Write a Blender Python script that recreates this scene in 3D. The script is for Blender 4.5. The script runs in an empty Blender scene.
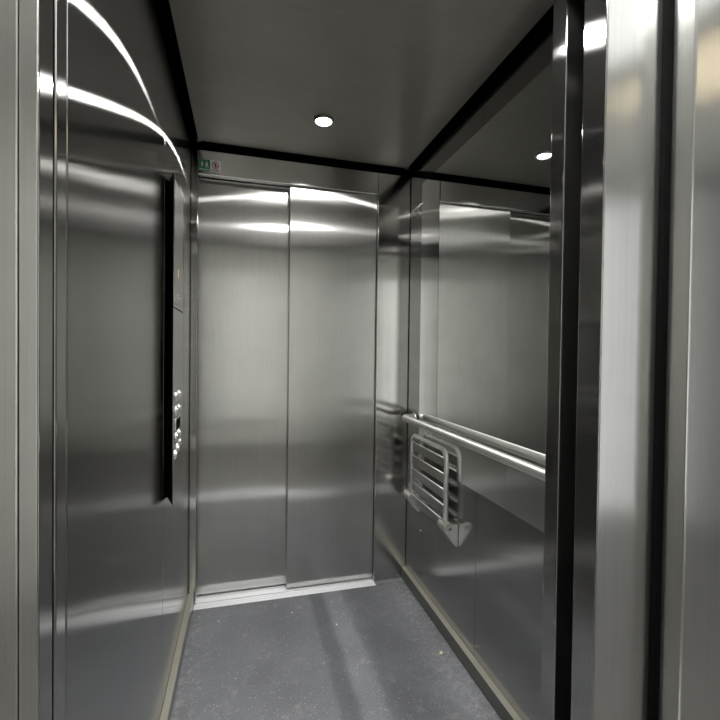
import bpy, bmesh, math, random
from mathutils import Matrix, Vector

random.seed(4)
SC = bpy.context.scene
COL = SC.collection

# ------------------------------------------------------------------ main sizes (metres, camera above the origin)
W = 1.1          # cabin width, left wall at x = 0
YF = 2.147       # far wall, inner plane
YN = 0.839       # near wall, inner plane
HW = 2.157       # top edge of the wall panels
HC = 2.179       # underside of the ceiling plate
HD = 2.040       # underside of the door headers
XD = 0.920       # right edge of the door openings

# ------------------------------------------------------------------ materials
def new_mat(name):
    m = bpy.data.materials.new(name); m.use_nodes = True
    nt = m.node_tree; nt.nodes.clear()
    out = nt.nodes.new('ShaderNodeOutputMaterial')
    return m, nt, out

def N(nt, kind, **kw):
    n = nt.nodes.new(kind)
    for k, v in kw.items(): setattr(n, k, v)
    return n

def ramp(nt, src, a, b, ca, cb):
    r = N(nt, 'ShaderNodeValToRGB')
    r.color_ramp.elements[0].position = a; r.color_ramp.elements[0].color = (*ca, 1)
    r.color_ramp.elements[1].position = b; r.color_ramp.elements[1].color = (*cb, 1)
    nt.links.new(src, r.inputs['Fac']); return r

def noise(nt, vec, scale=5, detail=2, rough=.5):
    n = N(nt, 'ShaderNodeTexNoise')
    n.inputs['Scale'].default_value = scale; n.inputs['Detail'].default_value = detail
    n.inputs['Roughness'].default_value = rough
    nt.links.new(vec, n.inputs['Vector']); return n

def mapped(nt, scale):
    t = N(nt, 'ShaderNodeTexCoord'); mp = N(nt, 'ShaderNodeMapping')
    mp.inputs['Scale'].default_value = scale
    nt.links.new(t.outputs['Object'], mp.inputs['Vector']); return mp.outputs['Vector']

def brushed(name, col, az, ah, gwz=4.5, gwh=1.5, tangent=(.0011, .0013, 1), grain=(260, 260, 2.0), tail=.2, tail_h=.55, wide=.14, haze=.035, haze_rough=.5, var=.07, smear=.08, diff=.006):
    """brushed stainless steel: az = blur along the grain, ah = blur across it"""
    m, nt, out = new_mat(name)
    def lobe(z, h):
        a = math.sqrt(z * h); g = N(nt, 'ShaderNodeBsdfAnisotropic', distribution='BECKMANN')
        g.inputs['Roughness'].default_value = math.sqrt(a); g.inputs['Anisotropy'].default_value = 1 - z / a if z <= h else a / z - 1
        return g
    g = lobe(az, ah); gw = lobe(az * gwz, ah * gwh); gt = lobe(az * 1.4, tail_h)
    tv = N(nt, 'ShaderNodeCombineXYZ')
    L = Vector(tangent).normalized()
    for i in range(3): tv.inputs[i].default_value = L[i]
    for q in (g, gw, gt): nt.links.new(tv.outputs[0], q.inputs['Tangent'])
    # fine grain and faint hand smears change the tint a little
    n1 = noise(nt, mapped(nt, grain), 1.0, 3, .6)
    r1 = ramp(nt, n1.outputs['Fac'], .3, .7, tuple(c * (1 - var) for c in col), tuple(min(1, c * (1 + var * .4)) for c in col))
    n2 = noise(nt, mapped(nt, (1, 1, 1)), 5.5, 4, .6)
    r2 = ramp(nt, n2.outputs['Fac'], .35, .72, (1, 1, 1), (1 - smear, 1 - smear, 1 - smear))
    mx = N(nt, 'ShaderNodeMix', data_type='RGBA', blend_type='MULTIPLY')
    mx.inputs['Factor'].default_value = 1
    nt.links.new(r1.outputs[0], mx.inputs[6]); nt.links.new(r2.outputs[0], mx.inputs[7])
    lw = N(nt, 'ShaderNodeLayerWeight'); lw.inputs['Blend'].default_value = .5
    pw = N(nt, 'ShaderNodeMath', operation='POWER'); nt.links.new(lw.outputs['Facing'], pw.inputs[0]); pw.inputs[1].default_value = 5
    fz = N(nt, 'ShaderNodeMix', data_type='RGBA'); nt.links.new(pw.outputs[0], fz.inputs[0])
    nt.links.new(mx.outputs[2], fz.inputs[6]); fz.inputs[7].default_value = (.97, .97, .97, 1)
    for q in (g, gw, gt): nt.links.new(fz.outputs[2], q.inputs['Color'])
    mg = N(nt, 'ShaderNodeMixShader'); mg.inputs[0].default_value = wide
    nt.links.new(g.outputs[0], mg.inputs[1]); nt.links.new(gw.outputs[0], mg.inputs[2])
    mt = N(nt, 'ShaderNodeMixShader'); mt.inputs[0].default_value = tail
    nt.links.new(mg.outputs[0], mt.inputs[1]); nt.links.new(gt.outputs[0], mt.inputs[2])
    h = N(nt, 'ShaderNodeBsdfAnisotropic', distribution='GGX')
    h.inputs['Roughness'].default_value = haze_rough
    nt.links.new(mx.outputs[2], h.inputs['Color'])
    ms = N(nt, 'ShaderNodeMixShader'); ms.inputs[0].default_value = haze
    nt.links.new(mt.outputs[0], ms.inputs[1]); nt.links.new(h.outputs[0], ms.inputs[2])
    d = N(nt, 'ShaderNodeBsdfDiffuse'); d.inputs['Color'].default_value = (*[c * .8 for c in col], 1)
    m2 = N(nt, 'ShaderNodeMixShader'); m2.inputs[0].default_value = diff
    nt.links.new(ms.outputs[0], m2.inputs[1]); nt.links.new(d.outputs[0], m2.inputs[2])
    nt.links.new(m2.outputs[0], out.inputs['Surface'])
    return m

def plain(name, col, rough=.5, metal=0., spec=.5, bump=0., bscale=200, var=.06, emis=None, estr=0.):
    m, nt, out = new_mat(name)
    b = N(nt, 'ShaderNodeBsdfPrincipled')
    b.inputs['Roughness'].default_value = rough; b.inputs['Metallic'].default_value = metal
    b.inputs['Specular IOR Level'].default_value = spec
    n = noise(nt, mapped(nt, (1, 1, 1)), 30, 3)
    r = ramp(nt, n.outputs['Fac'], .3, .7, tuple(c * (1 - var) for c in col), tuple(min(1, c * (1 + var)) for c in col))
    nt.links.new(r.outputs[0], b.inputs['Base Color'])
    if bump:
        n2 = noise(nt, mapped(nt, (1, 1, 1)), bscale, 2); bp = N(nt, 'ShaderNodeBump')
        bp.inputs['Strength'].default_value = bump; bp.inputs['Distance'].default_value = .002
        nt.links.new(n2.outputs['Fac'], bp.inputs['Height']); nt.links.new(bp.outputs[0], b.inputs['Normal'])
    if emis:
        b.inputs['Emission Color'].default_value = (*emis, 1); b.inputs['Emission Strength'].default_value = estr
    nt.links.new(b.outputs[0], out.inputs['Surface'])
    return m

STEEL = (.41, .408, .400)
M = {}
M['wall'] = brushed('brushed_steel_wall', STEEL, .004, .035, gwz=2.2, gwh=4, wide=.42, tail=.13, haze=.014, diff=.001)
M['door'] = brushed('brushed_steel_door', (.58, .575, .56), .008, .095, gwz=4, gwh=2.3, wide=.40, tail=.17, tail_h=.6, haze=.02)
M['jamb'] = brushed('brushed_steel_jamb', (.47, .465, .455), .006, .05, gwz=3, gwh=1.0, wide=.2, tail=.008, haze=.010)
M['frame'] = brushed('brushed_steel_frame', (.58, .58, .565), .02, .06, gwh=1.2, wide=.2, tail=.06, haze=.08, diff=.02)
M['ceiling'] = brushed('brushed_steel_ceiling', (.41, .39, .36), .020, .035, tangent=(1, .0011, .0013), grain=(2, 260, 260), gwz=4, gwh=5, wide=.72, tail=.2, haze=.3, haze_rough=.5)
M['ledge'] = brushed('brightened_skirting', (.70, .675, .59), .08, .2, tangent=(.001, 1, .0013), grain=(260, 2, 260), haze=.15, diff=.15)  # light on the skirting's top put into the colour
M['plinth'] = brushed('dimmed_steel', (.22, .215, .205), .05, .12, tangent=(.001, 1, .0013), grain=(260, 2, 260))  # same steel darkened: skirting face's shade in the colour; also lamp rings
M['chrome'] = plain('polished_stainless_tube', (.86, .855, .83), .27, 1.)
M['satin'] = plain('satin_stainless', (.40, .395, .38), .30, 1.)
M['rail'] = brushed('turned_steel_rail', (.80, .795, .77), .45, .06, tangent=(.0011, 1, .0013), grain=(260, 3, 260), wide=.5, gwz=1.5, gwh=4, tail=.0, haze=.06, diff=.02, smear=.03)
M['tube'] = brushed('turned_steel_tube', (.84, .835, .81), .25, .045, grain=(260, 260, 3), wide=.4, gwz=1.5, gwh=4, tail=.0, haze=.10, diff=.06, smear=.03)
M['mirror'] = plain('mirror_glass', (.88, .905, .885), .010, 1., var=.005)
M['sill'] = brushed('aluminium_sill', (.93, .94, .97), .15, .65, tangent=(1, .0011, .0013), grain=(3, 260, 260), wide=0, tail=0, haze=.2, diff=.8, smear=.03)
M['black'] = plain('matt_black_gap', (.004, .004, .004), .9, spec=.02)
M['dark'] = plain('near_black_steel', (.02, .018, .017), .6, spec=.2)
M['rubber'] = plain('ochre_door_guide', (.22, .15, .05), .6)
M['paint'] = plain('white_landing_paint', (.86, .86, .835), .7, bump=.1)
M['greypaint'] = plain('grey_landing_paint', (.20, .20, .195), .7, bump=.1)
M['midpaint'] = plain('mid_grey_landing_paint', (.36, .35, .325), .7, bump=.1)
M['white'] = plain('white_enamel', (.8, .8, .79), .4)
M['landfloor'] = plain('grey_landing_tiles', (.16, .155, .15), .45, bump=.05)
M['wood'] = plain('pale_oak_door', (.62, .45, .24), .5)
M['lamp'] = plain('lamp_diffuser', (.9, .9, .9), .4, emis=(1.0, .98, .95), estr=800)
M['fillglow'] = plain('landing_fill_glow', (.9, .9, .9), .4, emis=(1.0, 1.0, .97), estr=92)  # unseen source added to light the landing
M['ceilingglow'] = plain('lit_ceiling_glow', (.9, .9, .9), .4, emis=(.97, 1.0, .97), estr=1.5)  # glow stands for a lit stretch of landing ceiling
M['soft_glow'] = plain('soft_glow_pane', (.5, .5, .5), .3, emis=(.97, .99, 1.0), estr=1.0)  # added glow, mirrored in the open landing door
M['strong_glow'] = plain('strong_glow_pane', (.5, .5, .5), .3, emis=(.98, 1.0, .97), estr=1.5)  # added glow, lifts the far doors as the mirror shows them
M['warmglow'] = plain('warm_patch_glow', (.9, .85, .75), .4, emis=(1.0, .82, .55), estr=1.3)  # glow added to give the steel a beige patch
M['green'] = plain('green_sign_enamel', (.012, .16, .075), .35)
M['pale_green'] = plain('pale_green_enamel', (.35, .5, .42), .4)
M['signwhite'] = plain('white_sign_enamel', (.78, .76, .76), .35)
M['red'] = plain('red_sign_ink', (.42, .05, .06), .4)
M['ink'] = plain('black_sign_ink', (.015, .014, .016), .4)
M['glass'] = plain('dark_glass', (.01, .012, .016), .08)
M['amber'] = plain('amber_indicator', (.75, .68, .45), .4)
M['crumb'] = plain('white_crumb', (.75, .74, .70), .8)
M['pebble'] = plain('yellowish_pebble', (.62, .55, .34), .8)

def floor_mat():
    m, nt, out = new_mat('speckled_dark_vinyl')
    b = N(nt, 'ShaderNodeBsdfPrincipled'); L = nt.links.new
    v1 = mapped(nt, (1, 1, 1))
    base = ramp(nt, noise(nt, v1, 240, 2, .7).outputs['Fac'], .35, .65, (.076, .079, .088), (.160, .166, .184))
    cloud = ramp(nt, noise(nt, v1, 4, 4, .6).outputs['Fac'], .3, .75, (.82, .82, .82), (1.25, 1.25, 1.25))
    mx = N(nt, 'ShaderNodeMix', data_type='RGBA', blend_type='MULTIPLY'); mx.inputs['Factor'].default_value = 1
    L(base.outputs[0], mx.inputs[6]); L(cloud.outputs[0], mx.inputs[7])
    # white flecks
    vo = N(nt, 'ShaderNodeTexVoronoi'); vo.inputs['Scale'].default_value = 105; L(v1, vo.inputs['Vector'])
    fl = ramp(nt, vo.outputs['Distance'], .10, .17, (1, 1, 1), (0, 0, 0))
    pick = ramp(nt, noise(nt, v1, 55, 1).outputs['Fac'], .47, .56, (0, 0, 0), (1, 1, 1))
    fm = N(nt, 'ShaderNodeMath', operation='MULTIPLY'); L(fl.outputs[0], fm.inputs[0]); L(pick.outputs[0], fm.inputs[1])
    fm2 = N(nt, 'ShaderNodeMath', operation='MULTIPLY'); L(fm.outputs[0], fm2.inputs[0]); fm2.inputs[1].default_value = .85
    m2 = N(nt, 'ShaderNodeMix', data_type='RGBA'); L(fm2.outputs[0], m2.inputs[0]); L(mx.outputs[2], m2.inputs[6]); m2.inputs[7].default_value = (.62, .62, .63, 1)
    # dust gathered along the right skirting and in the corners
    t = N(nt, 'ShaderNodeTexCoord'); sp = N(nt, 'ShaderNodeSeparateXYZ'); L(t.outputs['Object'], sp.inputs[0])
    ex = N(nt, 'ShaderNodeMapRange'); L(sp.outputs[0], ex.inputs['Value'])
    ex.inputs['From Min'].default_value = .86; ex.inputs['From Max'].default_value = 1.075
    exl = N(nt, 'ShaderNodeMapRange'); L(sp.outputs[0], exl.inputs['Value'])
    exl.inputs['From Min'].default_value = .14; exl.inputs['From Max'].default_value = .03
    mxm = N(nt, 'ShaderNodeMath', operation='MAXIMUM'); L(ex.outputs[0], mxm.inputs[0]); L(exl.outputs[0], mxm.inputs[1])
    dn = ramp(nt, noise(nt, v1, 42, 6, .75).outputs['Fac'], .47, .68, (0, 0, 0), (1, 1, 1))
    dm = N(nt, 'ShaderNodeMath', operation='MULTIPLY'); L(mxm.outputs[0], dm.inputs[0]); L(dn.outputs[0], dm.inputs[1])
    dm2 = N(nt, 'ShaderNodeMath', operation='MULTIPLY'); L(dm.outputs[0], dm2.inputs[0]); dm2.inputs[1].default_value = .55
    # scattered dusty footprints
    fn = ramp(nt, noise(nt, v1, 13, 6, .75).outputs['Fac'], .56, .72, (0, 0, 0), (.42, .42, .42))
    ad = N(nt, 'ShaderNodeMath', operation='ADD', use_clamp=True); L(dm2.outputs[0], ad.inputs[0]); L(fn.outputs[0], ad.inputs[1])
    m3 = N(nt, 'ShaderNodeMix', data_type='RGBA'); L(ad.outputs[0], m3.inputs[0]); L(m2.outputs[2], m3.inputs[6]); m3.inputs[7].default_value = (.33, .33, .32, 1)
    def track(c, hw, soft):
        su = N(nt, 'ShaderNodeMath', operation='SUBTRACT'); L(sp.outputs[0], su.inputs[0]); su.inputs[1].default_value = c
        wob = noise(nt, v1, 7, 3); wo = N(nt, 'ShaderNodeMath', operation='MULTIPLY_ADD'); L(wob.outputs['Fac'], wo.inputs[0]); wo.inputs[1].default_value = .03; wo.inputs[2].default_value = -.015
        a2 = N(nt, 'ShaderNodeMath', operation='ADD'); L(su.outputs[0], a2.inputs[0]); L(wo.outputs[0], a2.inputs[1])
        ab = N(nt, 'ShaderNodeMath', operation='ABSOLUTE'); L(a2.outputs[0], ab.inputs[0])
        mr = N(nt, 'ShaderNodeMapRange', interpolation_type='SMOOTHSTEP'); L(ab.outputs[0], mr.inputs['Value'])
        mr.inputs['From Min'].default_value = hw + soft; mr.inputs['From Max'].default_value = hw - soft * .5
        return mr.outputs[0]
    cur = m3.outputs[2]
    for c, hw, soft, mul in ((.600, .028, .016, .70), (.690, .040, .02, 1.30), (.965, .05, .04, 1.1), (.86, .10, .06, .78)):  # dark and pale wheel tracks, then a paler and a darker broad band
        t_ = track(c, hw, soft); mm = N(nt, 'ShaderNodeMix', data_type='RGBA', blend_type='MULTIPLY')
        L(t_, mm.inputs[0]); L(cur, mm.inputs[6]); mm.inputs[7].default_value = (mul, mul, mul, 1); cur = mm.outputs[2]
    L(cur, b.inputs['Base Color'])
    rr = ramp(nt, noise(nt, v1, 14, 4).outputs['Fac'], .3, .7, (.28, .28, .28), (.42, .42, .42)); L(rr.outputs[0], b.inputs['Roughness'])
    bp = N(nt, 'ShaderNodeBump'); bp.inputs['Strength'].default_value = .12; bp.inputs['Distance'].default_value = .001
    L(noise(nt, v1, 300, 2).outputs['Fac'], bp.inputs['Height']); L(bp.outputs[0], b.inputs['Normal'])
    L(b.outputs[0], out.inputs['Surface'])
    return m
M['floor'] = floor_mat()

# ------------------------------------------------------------------ mesh helpers
def box(bm, x0, x1, y0, y1, z0, z1, bevel=0., seg=2):
    r = bmesh.ops.create_cube(bm, size=1.0)
    vs = r['verts']
    bmesh.ops.scale(bm, vec=(x1 - x0, y1 - y0, z1 - z0), verts=vs)
    bmesh.ops.translate(bm, vec=((x0 + x1) / 2, (y0 + y1) / 2, (z0 + z1) / 2), verts=vs)
    if bevel:
        es = list({e for v in vs for e in v.link_edges})
        bmesh.ops.bevel(bm, geom=es, offset=bevel, segments=seg, profile=.5, affect='EDGES')

def prism(bm, pts, axis, a, b, bevel=0.):
    """closed outline pts (2D) extruded along axis from a to b; x: (y,z), y: (x,z), z: (x,y)"""
    def P(p, t): return {'x': (t, p[0], p[1]), 'y': (p[0], t, p[1]), 'z': (p[0], p[1], t)}[axis]
    v0 = [bm.verts.new(P(p, a)) for p in pts]; v1 = [bm.verts.new(P(p, b)) for p in pts]
    fs = [bm.faces.new(v0), bm.faces.new(v1[::-1])]
    n = len(pts)
    for i in range(n): fs.append(bm.faces.new((v0[i], v1[i], v1[(i + 1) % n], v0[(i + 1) % n])))
    bmesh.ops.recalc_face_normals(bm, faces=fs)
    if bevel:
        bmesh.ops.bevel(bm, geom=list({e for f in fs for e in f.edges}), offset=bevel, segments=2, profile=.5, affect='EDGES')

def cyl(bm, p0, p1, r0, r1=None, n=24):
    p0 = Vector(p0); p1 = Vector(p1); d = p1 - p0
    q = Vector((0, 0, 1)).rotation_difference(d.normalized()).to_matrix().to_4x4()
    bmesh.ops.create_cone(bm, cap_ends=True, segments=n, radius1=r0, radius2=r0 if r1 is None else r1,
                          depth=d.length, matrix=Matrix.Translation((p0 + p1) / 2) @ q)

def rounded_path(pts, rad, n=7):
    """polyline with its inner corners replaced by arcs"""
    P = [Vector(p) for p in pts]; out = [P[0]]
    for i in range(1, len(P) - 1):
        a = (P[i - 1] - P[i]).normalized(); b = (P[i + 1] - P[i]).normalized()
        ang = a.angle(b); t = min(rad / math.tan(ang / 2), .49 * (P[i - 1] - P[i]).length, .49 * (P[i + 1] - P[i]).length)
        r = t * math.tan(ang / 2)
        c = P[i] + (a + b).normalized() * (r / math.sin(ang / 2))
        s = P[i] + a * t - c; e = P[i] + b * t - c
        tot = s.angle(e); ax = s.cross(e).normalized()
        for k in range(n + 1):
            out.append(c + Matrix.Rotation(tot * k / n, 3, ax) @ s)
    out.append(P[-1]); return out

def tube(bm, pts, r, n=16):
    P = [Vector(p) for p in pts]; rings = []
    t0 = (P[1] - P[0]).normalized(); up = t0.orthogonal().normalized()
    for i, p in enumerate(P):
        t = (P[min(i + 1, len(P) - 1)] - P[max(i - 1, 0)]).normalized()
        up = (up - t * up.dot(t)).normalized(); sd = t.cross(up)
        rings.append([bm.verts.new(p + (up * math.cos(2 * math.pi * k / n) + sd * math.sin(2 * math.pi * k / n)) * r) for k in range(n)])
    for a, b in zip(rings, rings[1:]):
        for k in range(n): bm.faces.new((a[k], a[(k + 1) % n], b[(k + 1) % n], b[k])).smooth = True
    bm.faces.new(rings[0][::-1]); bm.faces.new(rings[-1])

def lathe(bm, prof, c, n=40, flip=1):
    """profile (r, z) spun about the vertical through c"""
    rings = []
    for r, z in prof:
        if r < 1e-6: rings.append([bm.verts.new((c[0], c[1], c[2] + z))])
        else: rings.append([bm.verts.new((c[0] + r * math.cos(2 * math.pi * k / n), c[1] + r * math.sin(2 * math.pi * k / n), c[2] + z)) for k in range(n)])
    fs = []
    for a, b in zip(rings, rings[1:]):
        for k in range(n):
            v = []
            for q in (a[k % len(a)], a[(k + 1) % len(a)], b[(k + 1) % len(b)], b[k % len(b)]):
                if q not in v: v.append(q)
            if len(v) > 2: f = bm.faces.new(v); f.smooth = True; fs.append(f)
    bmesh.ops.recalc_face_normals(bm, faces=fs)

def obj(name, bm, mat, parent=None, smooth=False):
    me = bpy.data.meshes.new(name)
    bmesh.ops.recalc_face_normals(bm, faces=bm.faces[:])
    bm.to_mesh(me); bm.free()
    if smooth:
        for p in me.polygons: p.use_smooth = True
    me.materials.append(M[mat] if isinstance(mat, str) else mat)
    o = bpy.data.objects.new(name, me); COL.objects.link(o)
    if parent:
        o.parent = parent; o.matrix_parent_inverse = Matrix.Translation(parent.location).inverted()
    return o

def tag(o, label, cat, group=None, kind=None):
    o['label'] = label; o['category'] = cat
    if group: o['group'] = group
    if kind: o['kind'] = kind
    return o

def thing(name, label, cat, loc=(0, 0, 0), group=None):
    o = bpy.data.objects.new(name, None); COL.objects.link(o); o.location = loc; o.empty_display_size = .05
    return tag(o, label, cat, group)

def struct(name, bm, mat, label, cat): return tag(obj(name, bm, mat), label, cat, kind='structure')
def B(): return bmesh.new()

# ------------------------------------------------------------------ cabin shell
bm = B(); box(bm, 0, W, .80, 2.108, -.03, 0)
struct('floor', bm, 'floor', 'dark grey speckled vinyl lift floor, dusty along its edges', 'floor')

bm = B(); box(bm, .037, W - .037, YN + .037, YF - .037, HC, HC + .02, .0015)
ceil = struct('ceiling', bm, 'ceiling', 'dark brushed steel ceiling plate with a black gap around it', 'ceiling')
bm = B()
for cx in (.030, W - .048):
    box(bm, cx, cx + .018, YF - .048, YF - .030, HC - .001, HC + .004)
obj('corner_clip', bm, 'satin', ceil)

# added black shell around the cabin: blocks stray light, keeps the gaps dark
bm = B()
box(bm, -.06, W + .06, YN - .12, YF + .16, 2.30, 2.32)
box(bm, -.06, -.03, YN - .16, YF + .16, -.05, 2.30)
box(bm, W + .03, W + .06, YN + .02, YF + .16, -.05, 2.30)
box(bm, -.03, W + .03, YF + .13, YF + .16, -.05, 2.30)
struct('wall_blackout', bm, 'black', 'added black shell that blocks light and keeps the gaps dark', 'wall')

# left wall: near panel, far panel, seams at 1.472
bm = B()
box(bm, -.025, 0, .7015, 1.4712, 0, HW, .0022, 3)
box(bm, -.025, 0, 1.4728, 2.095, 0, HW, .0012)
box(bm, -.025, 0, 2.0965, YF + .012, 0, HW, .0012)
struct('wall_left', bm, 'wall', 'left lift wall of mirror-like brushed steel carrying the control panel', 'wall')

# right wall: panels with seams at 1.435
bm = B()
box(bm, W, W + .025, YN, 1.4342, 0, HW, .0008)
box(bm, W, W + .025, 1.4358, YF + .012, 0, HW, .0008)
wr = struct('wall_right', bm, 'wall', 'right lift wall of brushed steel behind mirror, handrail and seat', 'wall')
bm = B(); cyl(bm, (W - .0025, 1.956, .333), (W + .001, 1.956, .333), .006)
obj('rivet', bm, 'chrome', wr)

# far wall: left post, right return panel, header
bm = B()
box(bm, .0015, .0335, YF, YF + .014, 0, HW, .003, 3)
box(bm, XD, W - .0015, YF, YF + .014, 0, HW, .003, 3)
box(bm, .0335, XD, YF, YF + .014, HD + .002, HW, .003, 3)
box(bm, XD + .002, XD + .02, YF + .014, YF + .09, 0, HD, .002)
box(bm, .0335, XD, YF + .014, YF + .09, HD + .012, HD + .022)
box(bm, -.02, .02, YF + .014, YF + .055, 0, HD)
struct('wall_back', bm, 'jamb', 'steel surround of the closed far doors with header and right return panel', 'wall')

# far car doors, closed, two telescopic panels
bm = B(); box(bm, .463, XD + .0, 2.168, 2.196, .012, HD + .010, .003, 3)
d1 = struct('door_1', bm, 'door', 'right, nearer panel of the closed steel lift doors', 'door')
bm = B(); box(bm, .020, .495, 2.212, 2.240, .012, HD + .010, .003, 3)
d2 = struct('door_2', bm, 'door', 'left, recessed panel of the closed steel lift doors', 'door')
bm = B()
for k in range(34):
    box(bm, XD - .0055, XD - .0005, 2.1685, 2.176, .015 + k * .006, .0185 + k * .006)
obj('door_seal', bm, 'dark', d1)

# far sill with grooves
def sill(x0, x1, y0, y1, zt, grooves):
    bm = B(); pts = [(y0, -.03), (y0, zt)]
    for g0, g1 in grooves: pts += [(g0, zt), (g0, zt - .012), (g1, zt - .012), (g1, zt)]
    pts += [(y1, zt), (y1, -.03)]
    prism(bm, pts, 'x', x0, x1); return bm
struct('trim_1', sill(.026, XD, 2.109, 2.262, .002, [(2.1215, 2.1245), (2.136, 2.139), (2.1535, 2.1625), (2.199, 2.208)]), 'sill',
       'pale aluminium door sill with grooves below the far doors', 'door sill')
bm = B(); box(bm, XD + .001, W, 2.108, YF + .01, -.03, .001)
box(bm, 0, .025, 2.108, YF + .01, -.03, .001)
struct('trim_2', bm, 'floor', 'dark strips of flooring beside the far door sill', 'floor strip')

# skirtings: one steel, face shaded and top ledge brightened in the colour
for nm, x0, x1, side in (('baseboard_left', .0005, .024, 'left'), ('baseboard_right', W - .024, W - .0005, 'right')):
    bm = B(); box(bm, x0, x1, YN + .001, YF - .001, .006, .0578, .0006)
    b_ = struct(nm, bm, 'plinth', 'steel skirting along the %s lift wall with a bright top ledge' % side, 'skirting')
    bm = B(); box(bm, x0, x1, YN + .001, YF - .001, .0580, .0608, .0008); obj('top_ledge', bm, 'ledge', b_)
    bm = B(); box(bm, x0 + (.0 if side == 'left' else .004), x1 - (.004 if side == 'left' else 0), YN + .002, 2.106, .0005, .007)
    obj('shadow_gap', bm, 'black', b_)

# mirror
bm = B(); box(bm, W - .004, W - .0002, .862, 1.985, .690, 2.058, .0012, 1)
tag(obj('wall_mirror', bm, 'mirror'), 'tall mirror filling the upper part of the right lift wall', 'mirror')

# ------------------------------------------------------------------ handrail
rail = thing('handrail', 'round polished steel handrail on the mirrored right wall', 'handrail', (W, 1.5, .885))
bm = B()
tube(bm, rounded_path([(W - .004, 2.043, .884), (W - .062, 2.043, .884), (W - .062, .905, .884), (W - .004, .905, .884)], .022), .0165, 20)
obj('rail_tube', bm, 'rail', rail)
for y in (2.043, .905):
    bm = B(); cyl(bm, (W - .0042, y, .884), (W - .010, y, .884), .026, .024)
    obj('wall_flange', bm, 'chrome', rail, False)

# ------------------------------------------------------------------ folding seat
seat = thing('folding_seat', 'slatted stainless folding seat, folded up flat below the handrail', 'folding seat', (W, 1.81, .5))
SX = W - .034; YA = 1.620; YB = 1.990
bm = B(); tube(bm, rounded_path([(SX, YA, .505), (SX, YA, .806), (SX, YB, .806), (SX, YB, .505)], .042, 8), .0105, 16)
obj('seat_frame', bm, 'tube', seat)
for zt, h in ((.774, .043), (.707, .043), (.641, .043), (.575, .043), (.511, .040)):
    bm = B(); box(bm, SX - .004, SX + .002, YA + .006, YB - .006, zt - h, zt, .0026, 3)
    sl = obj('slat', bm, 'satin', seat)
    bm = B(); tube(bm, [(SX - .0045, YA + .009, zt - .001), (SX - .0045, YB - .009, zt - .001)], .0032, 10); obj('edge_glint', bm, 'rail', sl)  # brighter tube added so each slat's top edge shows a highlight
for yc in (1.608, 2.002):
    prof = []
    cx, cz, rr = SX - .004, .497, .023
    for k in range(11):
        a = math.radians(80 + 150 * k / 10); prof.append((cx + rr * math.cos(a), cz + rr * math.sin(a)))
    prof = [(W - .001, .512), (cx + .018, .512)] + prof + [(W - .012, .424), (W - .001, .420)]
    bm = B(); prism(bm, prof, 'y', yc - .036, yc + .036, .0015)
    br = obj('hinge_bracket', bm, 'chrome', seat)
    bm = B(); cyl(bm, (cx, yc - .039, cz), (cx, yc - .034, cz), .007); obj('hinge_pin', bm, 'satin', br)

# ------------------------------------------------------------------ control panel on the left wall
cop = thing('control_panel', 'tall steel lift control panel standing proud of the left wall', 'control panel', (0, 1.57, .716))
bm = B()   # black undercut body
prism(bm, [(.0005, 1.545), (.0285, 1.4635), (.0285, 1.677), (.0005, 1.62)], 'z', .718, 1.774)
obj('body', bm, 'black', cop)
bm = B(); box(bm, .0285, .0305, 1.462, 1.679, .716, 1.3465, .0004); obj('button_plate', bm, 'wall', cop)
bm = B(); box(bm, .0285, .0305, 1.462, 1.679, 1.3505, 1.776, .0004); up = obj('display_plate', bm, 'wall', cop)
bm = B(); box(bm, .0304, .0312, 1.475, 1.655, 1.365, 1.755, .0003); dw = obj('display_window', bm, 'satin', up)
bm = B(); box(bm, .0311, .0326, 1.535, 1.548, 1.452, 1.482, .0004); obj('indicator', bm, 'amber', up)
bm = B()
for k, (y, z, l) in enumerate(((1.52, 1.396, .05), (1.52, 1.386, .07), (1.60, 1.392, .035), (1.60, 1.380, .028))):
    box(bm, .0311, .0314, y, y + l, z, z + .0025)
obj('engraving', bm, 'white', up)
def button(y, z, r=.0165):
    bm = B(); cyl(bm, (.0305, y, z), (.0345, y, z), r, r * .92, 28); ring = obj('button', bm, 'chrome', cop)
    bm = B(); cyl(bm, (.0340, y, z), (.0385, y, z), r * .74, r * .68, 28); obj('button_cap', bm, 'satin', ring)
for z in (1.062, 1.014, .928):
    for y in (1.512, 1.574): button(y, z)
button(1.497, .872); button(1.540, .884); button(1.585, .898)
bm = B(); box(bm, .0305, .0345, 1.492, 1.592, .950, .990, .001); rd = obj('key_reader', bm, 'chrome', cop)
bm = B(); box(bm, .0343, .0352, 1.4925, 1.583, .9505, .985, .0003); obj('reader_window', bm, 'black', rd)

# ------------------------------------------------------------------ signs above the far doors
def disc(bm, cx, cz, r, y0, y1, n=24): cyl(bm, (cx, y0, cz), (cx, y1, cz), r, n=n)
sg = thing('exit_sign', 'small green enamel sign with two white figures above far doors', 'sign', (.060, YF, 2.086))
bm = B(); box(bm, .0365, .0835, YF - .0015, YF, 2.0620, 2.1120, .0002); obj('sign_plate', bm, 'green', sg)
y0, y1 = YF - .0021, YF - .0014
bm = B(); box(bm, .0375, .0825, y0, y1, 2.0635, 2.0690); obj('lower_strip', bm, 'pale_green', sg)
bm = B()
disc(bm, .0505, 2.1000, .0030, y0, y1, 14)
prism(bm, [(.0475, 2.0960), (.0535, 2.0960), (.0560, 2.0880), (.0535, 2.0875), (.0525, 2.0910), (.0520, 2.0780), (.0490, 2.0780), (.0480, 2.0900), (.0455, 2.0890)], 'y', y0, y1)
disc(bm, .0700, 2.1005, .0030, y0, y1, 14)
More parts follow.
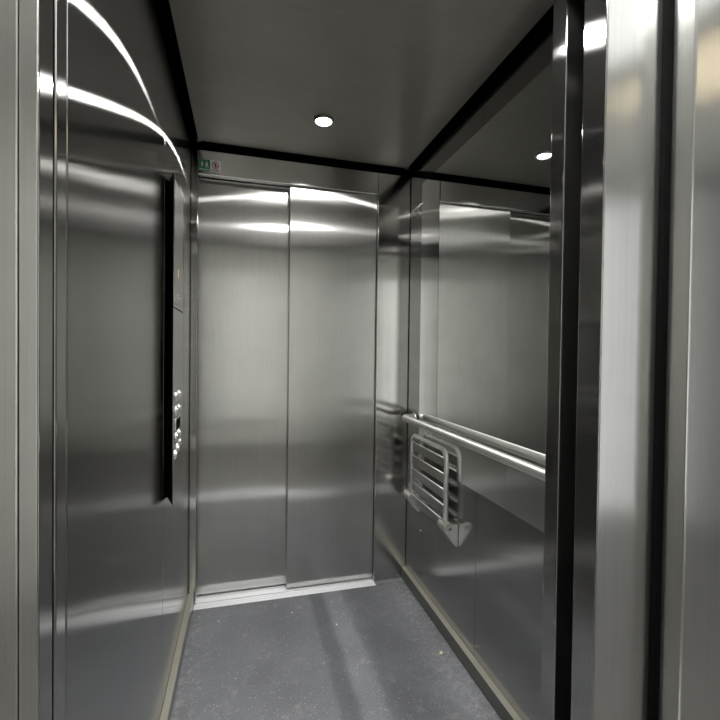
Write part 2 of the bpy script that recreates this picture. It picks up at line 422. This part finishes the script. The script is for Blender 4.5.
prism(bm, [(.0670, 2.0965), (.0725, 2.0965), (.0775, 2.0890), (.0755, 2.0875), (.0725, 2.0910), (.0735, 2.0850), (.0790, 2.0760), (.0765, 2.0750), (.0705, 2.0830), (.0655, 2.0745), (.0630, 2.0755), (.0680, 2.0860), (.0675, 2.0915), (.0640, 2.0880), (.0625, 2.0895)], 'y', y0, y1)
obj('pictogram', bm, 'signwhite', sg)
sg = thing('prohibition_sign', 'small white sign with a crossed-out figure in a dark red ring', 'sign', (.110, YF, 2.086))
bm = B(); box(bm, .0855, .1345, YF - .0015, YF, 2.0610, 2.1130, .0002); obj('sign_plate', bm, 'signwhite', sg)
bm = B(); n = 40; cx, cz = .110, 2.0905
for k in range(n):
    a, b = 2 * math.pi * k / n, 2 * math.pi * (k + 1) / n
    prism(bm, [(cx + r * math.cos(t), cz + r * math.sin(t)) for r, t in ((.0165, a), (.0165, b), (.0132, b), (.0132, a))], 'y', y0, y1)
prism(bm, [(cx - .0105, cz + .0085), (cx - .0085, cz + .0105), (cx + .0105, cz - .0085), (cx + .0085, cz - .0105)], 'y', y0 - .0002, y1)
obj('ring_and_bar', bm, 'red', sg)
bm = B(); disc(bm, cx, cz + .0085, .0026, y0, y1, 12)
prism(bm, [(cx - .004, cz + .005), (cx + .004, cz + .005), (cx + .0065, cz - .001), (cx + .004, cz - .001), (cx + .0035, cz - .010), (cx - .0035, cz - .010), (cx - .004, cz - .001), (cx - .0065, cz - .001)], 'y', y0, y1)
obj('pictogram', bm, 'ink', sg)
bm = B(); box(bm, .091, .129, y0, y1, 2.0665, 2.0685); box(bm, .096, .124, y0, y1, 2.0635, 2.0650)
obj('caption_lines', bm, 'ink', sg)

# ------------------------------------------------------------------ ceiling downlights
def downlight(x, y, label):
    t = thing('downlight', label, 'ceiling light', (x, y, HC), 'ceiling downlights')
    bm = B(); lathe(bm, [(.0325, -.004), (.0325, -.0125), (.0340, -.0135), (.0375, -.0112), (.0405, -.004), (.041, .001)], (x, y, HC)); obj('trim_ring', bm, 'plinth', t)
    bm = B(); lathe(bm, [(.0, -.0056), (.012, -.0055), (.024, -.0051), (.0315, -.0044), (.0324, -.003)], (x, y, HC)); obj('diffuser', bm, 'lamp', t)
downlight(.558, 1.768, 'lit round downlight in the ceiling close to the far doors')
downlight(.560, 1.072, 'lit round downlight at the top edge, nearer the entrance')

# ------------------------------------------------------------------ specks on the floor
def speck(name, x, y, r, mat, label, seed):
    rnd = random.Random(seed); bm = B()
    bmesh.ops.create_icosphere(bm, subdivisions=2, radius=r)
    for v in bm.verts:
        v.co *= 1 + rnd.uniform(-.16, .16); v.co.z *= .6
    lo = min(v.co.z for v in bm.verts)
    bmesh.ops.translate(bm, vec=(x, y, -lo + .0003), verts=bm.verts)
    tag(obj(name, bm, mat, smooth=True), label, 'crumb')
speck('pebble', 1.022, 1.555, .0075, 'pebble', 'small yellowish pebble on the floor near the right skirting', 1)
speck('crumb', .1455, 1.9895, .0035, 'crumb', 'white crumb on the floor close to the left end of the sill', 2)
speck('crumb', .4708, 1.976, .0027, 'crumb', 'tiny white crumb on the floor in front of the gap between the doors', 3)
speck('crumb', .6525, 1.8395, .0040, 'crumb', 'white crumb in the middle of the floor on the dark track', 4)

# ------------------------------------------------------------------ entrance side
bm = B()
box(bm, XD, W, .794, YN, 0, HW, .0035, 3)
box(bm, 0, XD, .794, YN, HD, HW, .003, 3)
struct('wall_front', bm, 'jamb', 'narrow steel return panel and header on the entrance side of the cabin', 'wall')
bm = B(); box(bm, -.025, 0, .664, .6985, 0, 2.12, .0025, 3)
struct('trim_3', bm, 'jamb', 'narrow steel closing post on the left of the entrance', 'door post')
bm = B(); box(bm, 1.10, 1.62, .755, .785, .01, 2.10, .002)  # door coloured near black to carry the shade of the gap
struct('door_3', bm, 'dark', 'edge of the lift car door behind the return panel, darkened for the unlit gap', 'door')
bm = B(); box(bm, .906, 1.62, .668, .7245, .012, 2.12, .0015, 2)
d4 = struct('door_4', bm, 'frame', 'open brushed steel landing door panel standing right of the entrance', 'door')
bm = B(); box(bm, .902, .9062, .6678, .7248, .012, 2.12, .0018, 3); obj('edge_profile', bm, 'jamb', d4)
bm = B(); box(bm, .940, .9705, .740, .770, .004, .20, .003); obj('guide_shoe', bm, 'rubber', d4)
# landing door frame: reveals, faces, header
FY = .611
bm = B()
box(bm, -.020, -.0005, FY, .6145, 0, 2.12, .0015, 3)
box(bm, -.125, -.0215, FY + .001, .640, 0, 2.12, .0025, 3)
box(bm, 1.05, 1.20, FY, .656, 0, 2.12, .0035, 3)
box(bm, -.125, 1.20, FY, .650, 2.12, 2.24, .003)
fr = struct('trim_4', bm, 'frame', 'brushed steel landing door frame at both edges of the view', 'door frame')
bm = B(); box(bm, -.020, 0, .6148, .654, 0, 2.12, .0015, 2); obj('reveal', bm, 'jamb', fr)
bm = B(); box(bm, 1.036, 1.19, .6565, .6672, .001, 2.12, .001); obj('gap_shade', bm, 'black', fr)  # black strip stands for the dark gap between door and frame
bm = B(); box(bm, -.02, 1.60, .664, .750, 2.13, 2.24); box(bm, 1.6, 1.63, .61, .80, 0, 2.24); box(bm, -.06, -.027, .64, .84, 0, 2.3); box(bm, -.03, 1.63, .64, .80, 2.24, 2.32); box(bm, W+.02, 1.63, .80, .86, 0, 2.3)
struct('trim_5', bm, 'black', 'black door gear housing above and beside the entrance', 'door gear')
struct('trim_6', sill(0, 1.6, .692, .798, .001, [(.70, .708), (.73, .739), (.76, .769)]), 'sill', 'aluminium sill of the lift car at the entrance', 'door sill')
struct('trim_7', sill(-.02, 1.6, .56, .688, .001, [(.612, .62), (.65, .66)]), 'sill', 'aluminium sill of the landing at the entrance', 'door sill')

# landing (seen only in reflections)
LX0, LX1, LY0, LH = -.75, 3.55, -1.35, 2.55
bm = B(); box(bm, LX0, LX1, LY0, .559, -.03, 0); struct('floor_landing', bm, 'landfloor', 'grey landing floor outside the lift', 'floor')
bm = B(); box(bm, LX0, LX1, LY0, .64, LH, LH + .03); struct('ceiling_landing', bm, 'paint', 'white landing ceiling outside the lift', 'ceiling')
bm = B(); box(bm, LX0, LX1, LY0 - .03, LY0, 0, LH); struct('wall_landing', bm, 'paint', 'pale landing wall facing the lift', 'wall')
bm = B(); box(bm, LX0 - .03, LX0, LY0, .64, 0, LH); struct('wall_landing_left', bm, 'midpaint', 'grey landing wall left of the lift', 'wall')
bm = B(); box(bm, LX1, LX1 + .03, LY0, .64, 0, LH); struct('wall_landing_right', bm, 'greypaint', 'grey landing wall right of the lift', 'wall')
bm = B()
box(bm, LX0, -.126, .612, .64, 0, LH); box(bm, 1.201, LX1, .612, .64, 0, LH); box(bm, -.126, 1.201, .613, .638, 2.241, LH)
struct('wall_landing_front', bm, 'paint', 'pale landing wall around the lift door frame', 'wall')
# glowing panels added opposite the lift to brighten reflections in the steel
def landing_lightbox(n, x0, x1, z0, z1, mat, label):
    bm = B()
    for a0, a1, c0, c1 in ((x0, x0 + .05, z0, z1), (x1 - .05, x1, z0, z1), (x0 + .05, x1 - .05, z0, z0 + .06), (x0 + .05, x1 - .05, z1 - .06, z1)):
        box(bm, a0, a1, LY0 + .001, LY0 + .06, c0, c1, .002)
    wn = struct('lightbox_%d' % n, bm, 'white', label, 'lightbox')
    bm = B(); box(bm, x0 + .05, x1 - .05, LY0 + .012, LY0 + .020, z0 + .06, z1 - .06); obj('pane', bm, mat, wn)
landing_lightbox(1, 2.30, 3.32, 0, 2.42, 'soft_glow', 'tall invented landing window, seen only as a reflection at right')
landing_lightbox(2, -.46, .10, .30, 2.30, 'strong_glow', 'bright invented landing window behind the viewer, seen only as a soft reflection')

def panel_light(x0, x1, y0, y1, mat, label):  # panels added for their light and reflections, all out of view
    cl = thing('added_light', label, 'ceiling light', ((x0 + x1) / 2, (y0 + y1) / 2, LH))
    bm = B(); box(bm, x0 - .02, x1 + .02, y0 - .02, y1 + .02, LH - .05, LH - .001, .004); obj('housing', bm, 'white', cl)
    bm = B(); box(bm, x0, x1, y0, y1, LH - .056, LH - .0495, .002); obj('diffuser', bm, mat, cl)
panel_light(.25, .65, .08, .48, 'fillglow', 'added unseen light over the viewer, brightening the landing and doors')
panel_light(1.10, 1.86, -.24, .40, 'ceilingglow', 'added glowing panel standing for lit ceiling, mirrored at upper right')
panel_light(2.03, 2.52, -.42, .02, 'warmglow', 'added warm glowing panel, mirrored as a beige patch at upper right')

# ------------------------------------------------------------------ world, camera, colour
w = bpy.data.worlds.new('world'); SC.world = w; w.use_nodes = True
w.node_tree.nodes['Background'].inputs[0].default_value = (.02, .02, .02, 1)
w.node_tree.nodes['Background'].inputs[1].default_value = .2

cd = bpy.data.cameras.new('camera'); cam = bpy.data.objects.new('camera', cd); COL.objects.link(cam)
R = Vector((.96465121, -.26325464, .01204305)); U = Vector((-.00770909, .01748978, .99981732)); F = Vector((.26341718, .96456783, -.01484209))
cam.matrix_world = Matrix(((R.x, U.x, -F.x, .2438), (R.y, U.y, -F.y, 0), (R.z, U.z, -F.z, 1.208), (0, 0, 0, 1)))
cd.sensor_width = 36; cd.lens = 427.142 / 720 * 36; cd.clip_start = .02
SC.camera = cam
SC.view_settings.view_transform = 'Standard'; SC.view_settings.look = 'None'
SC.view_settings.gamma = 1; SC.view_settings.use_curve_mapping = False; SC.view_settings.exposure = 0
SC.cycles.max_bounces = 12; SC.cycles.glossy_bounces = 9; SC.cycles.sample_clamp_indirect = 4
SC.cycles.use_denoising = True
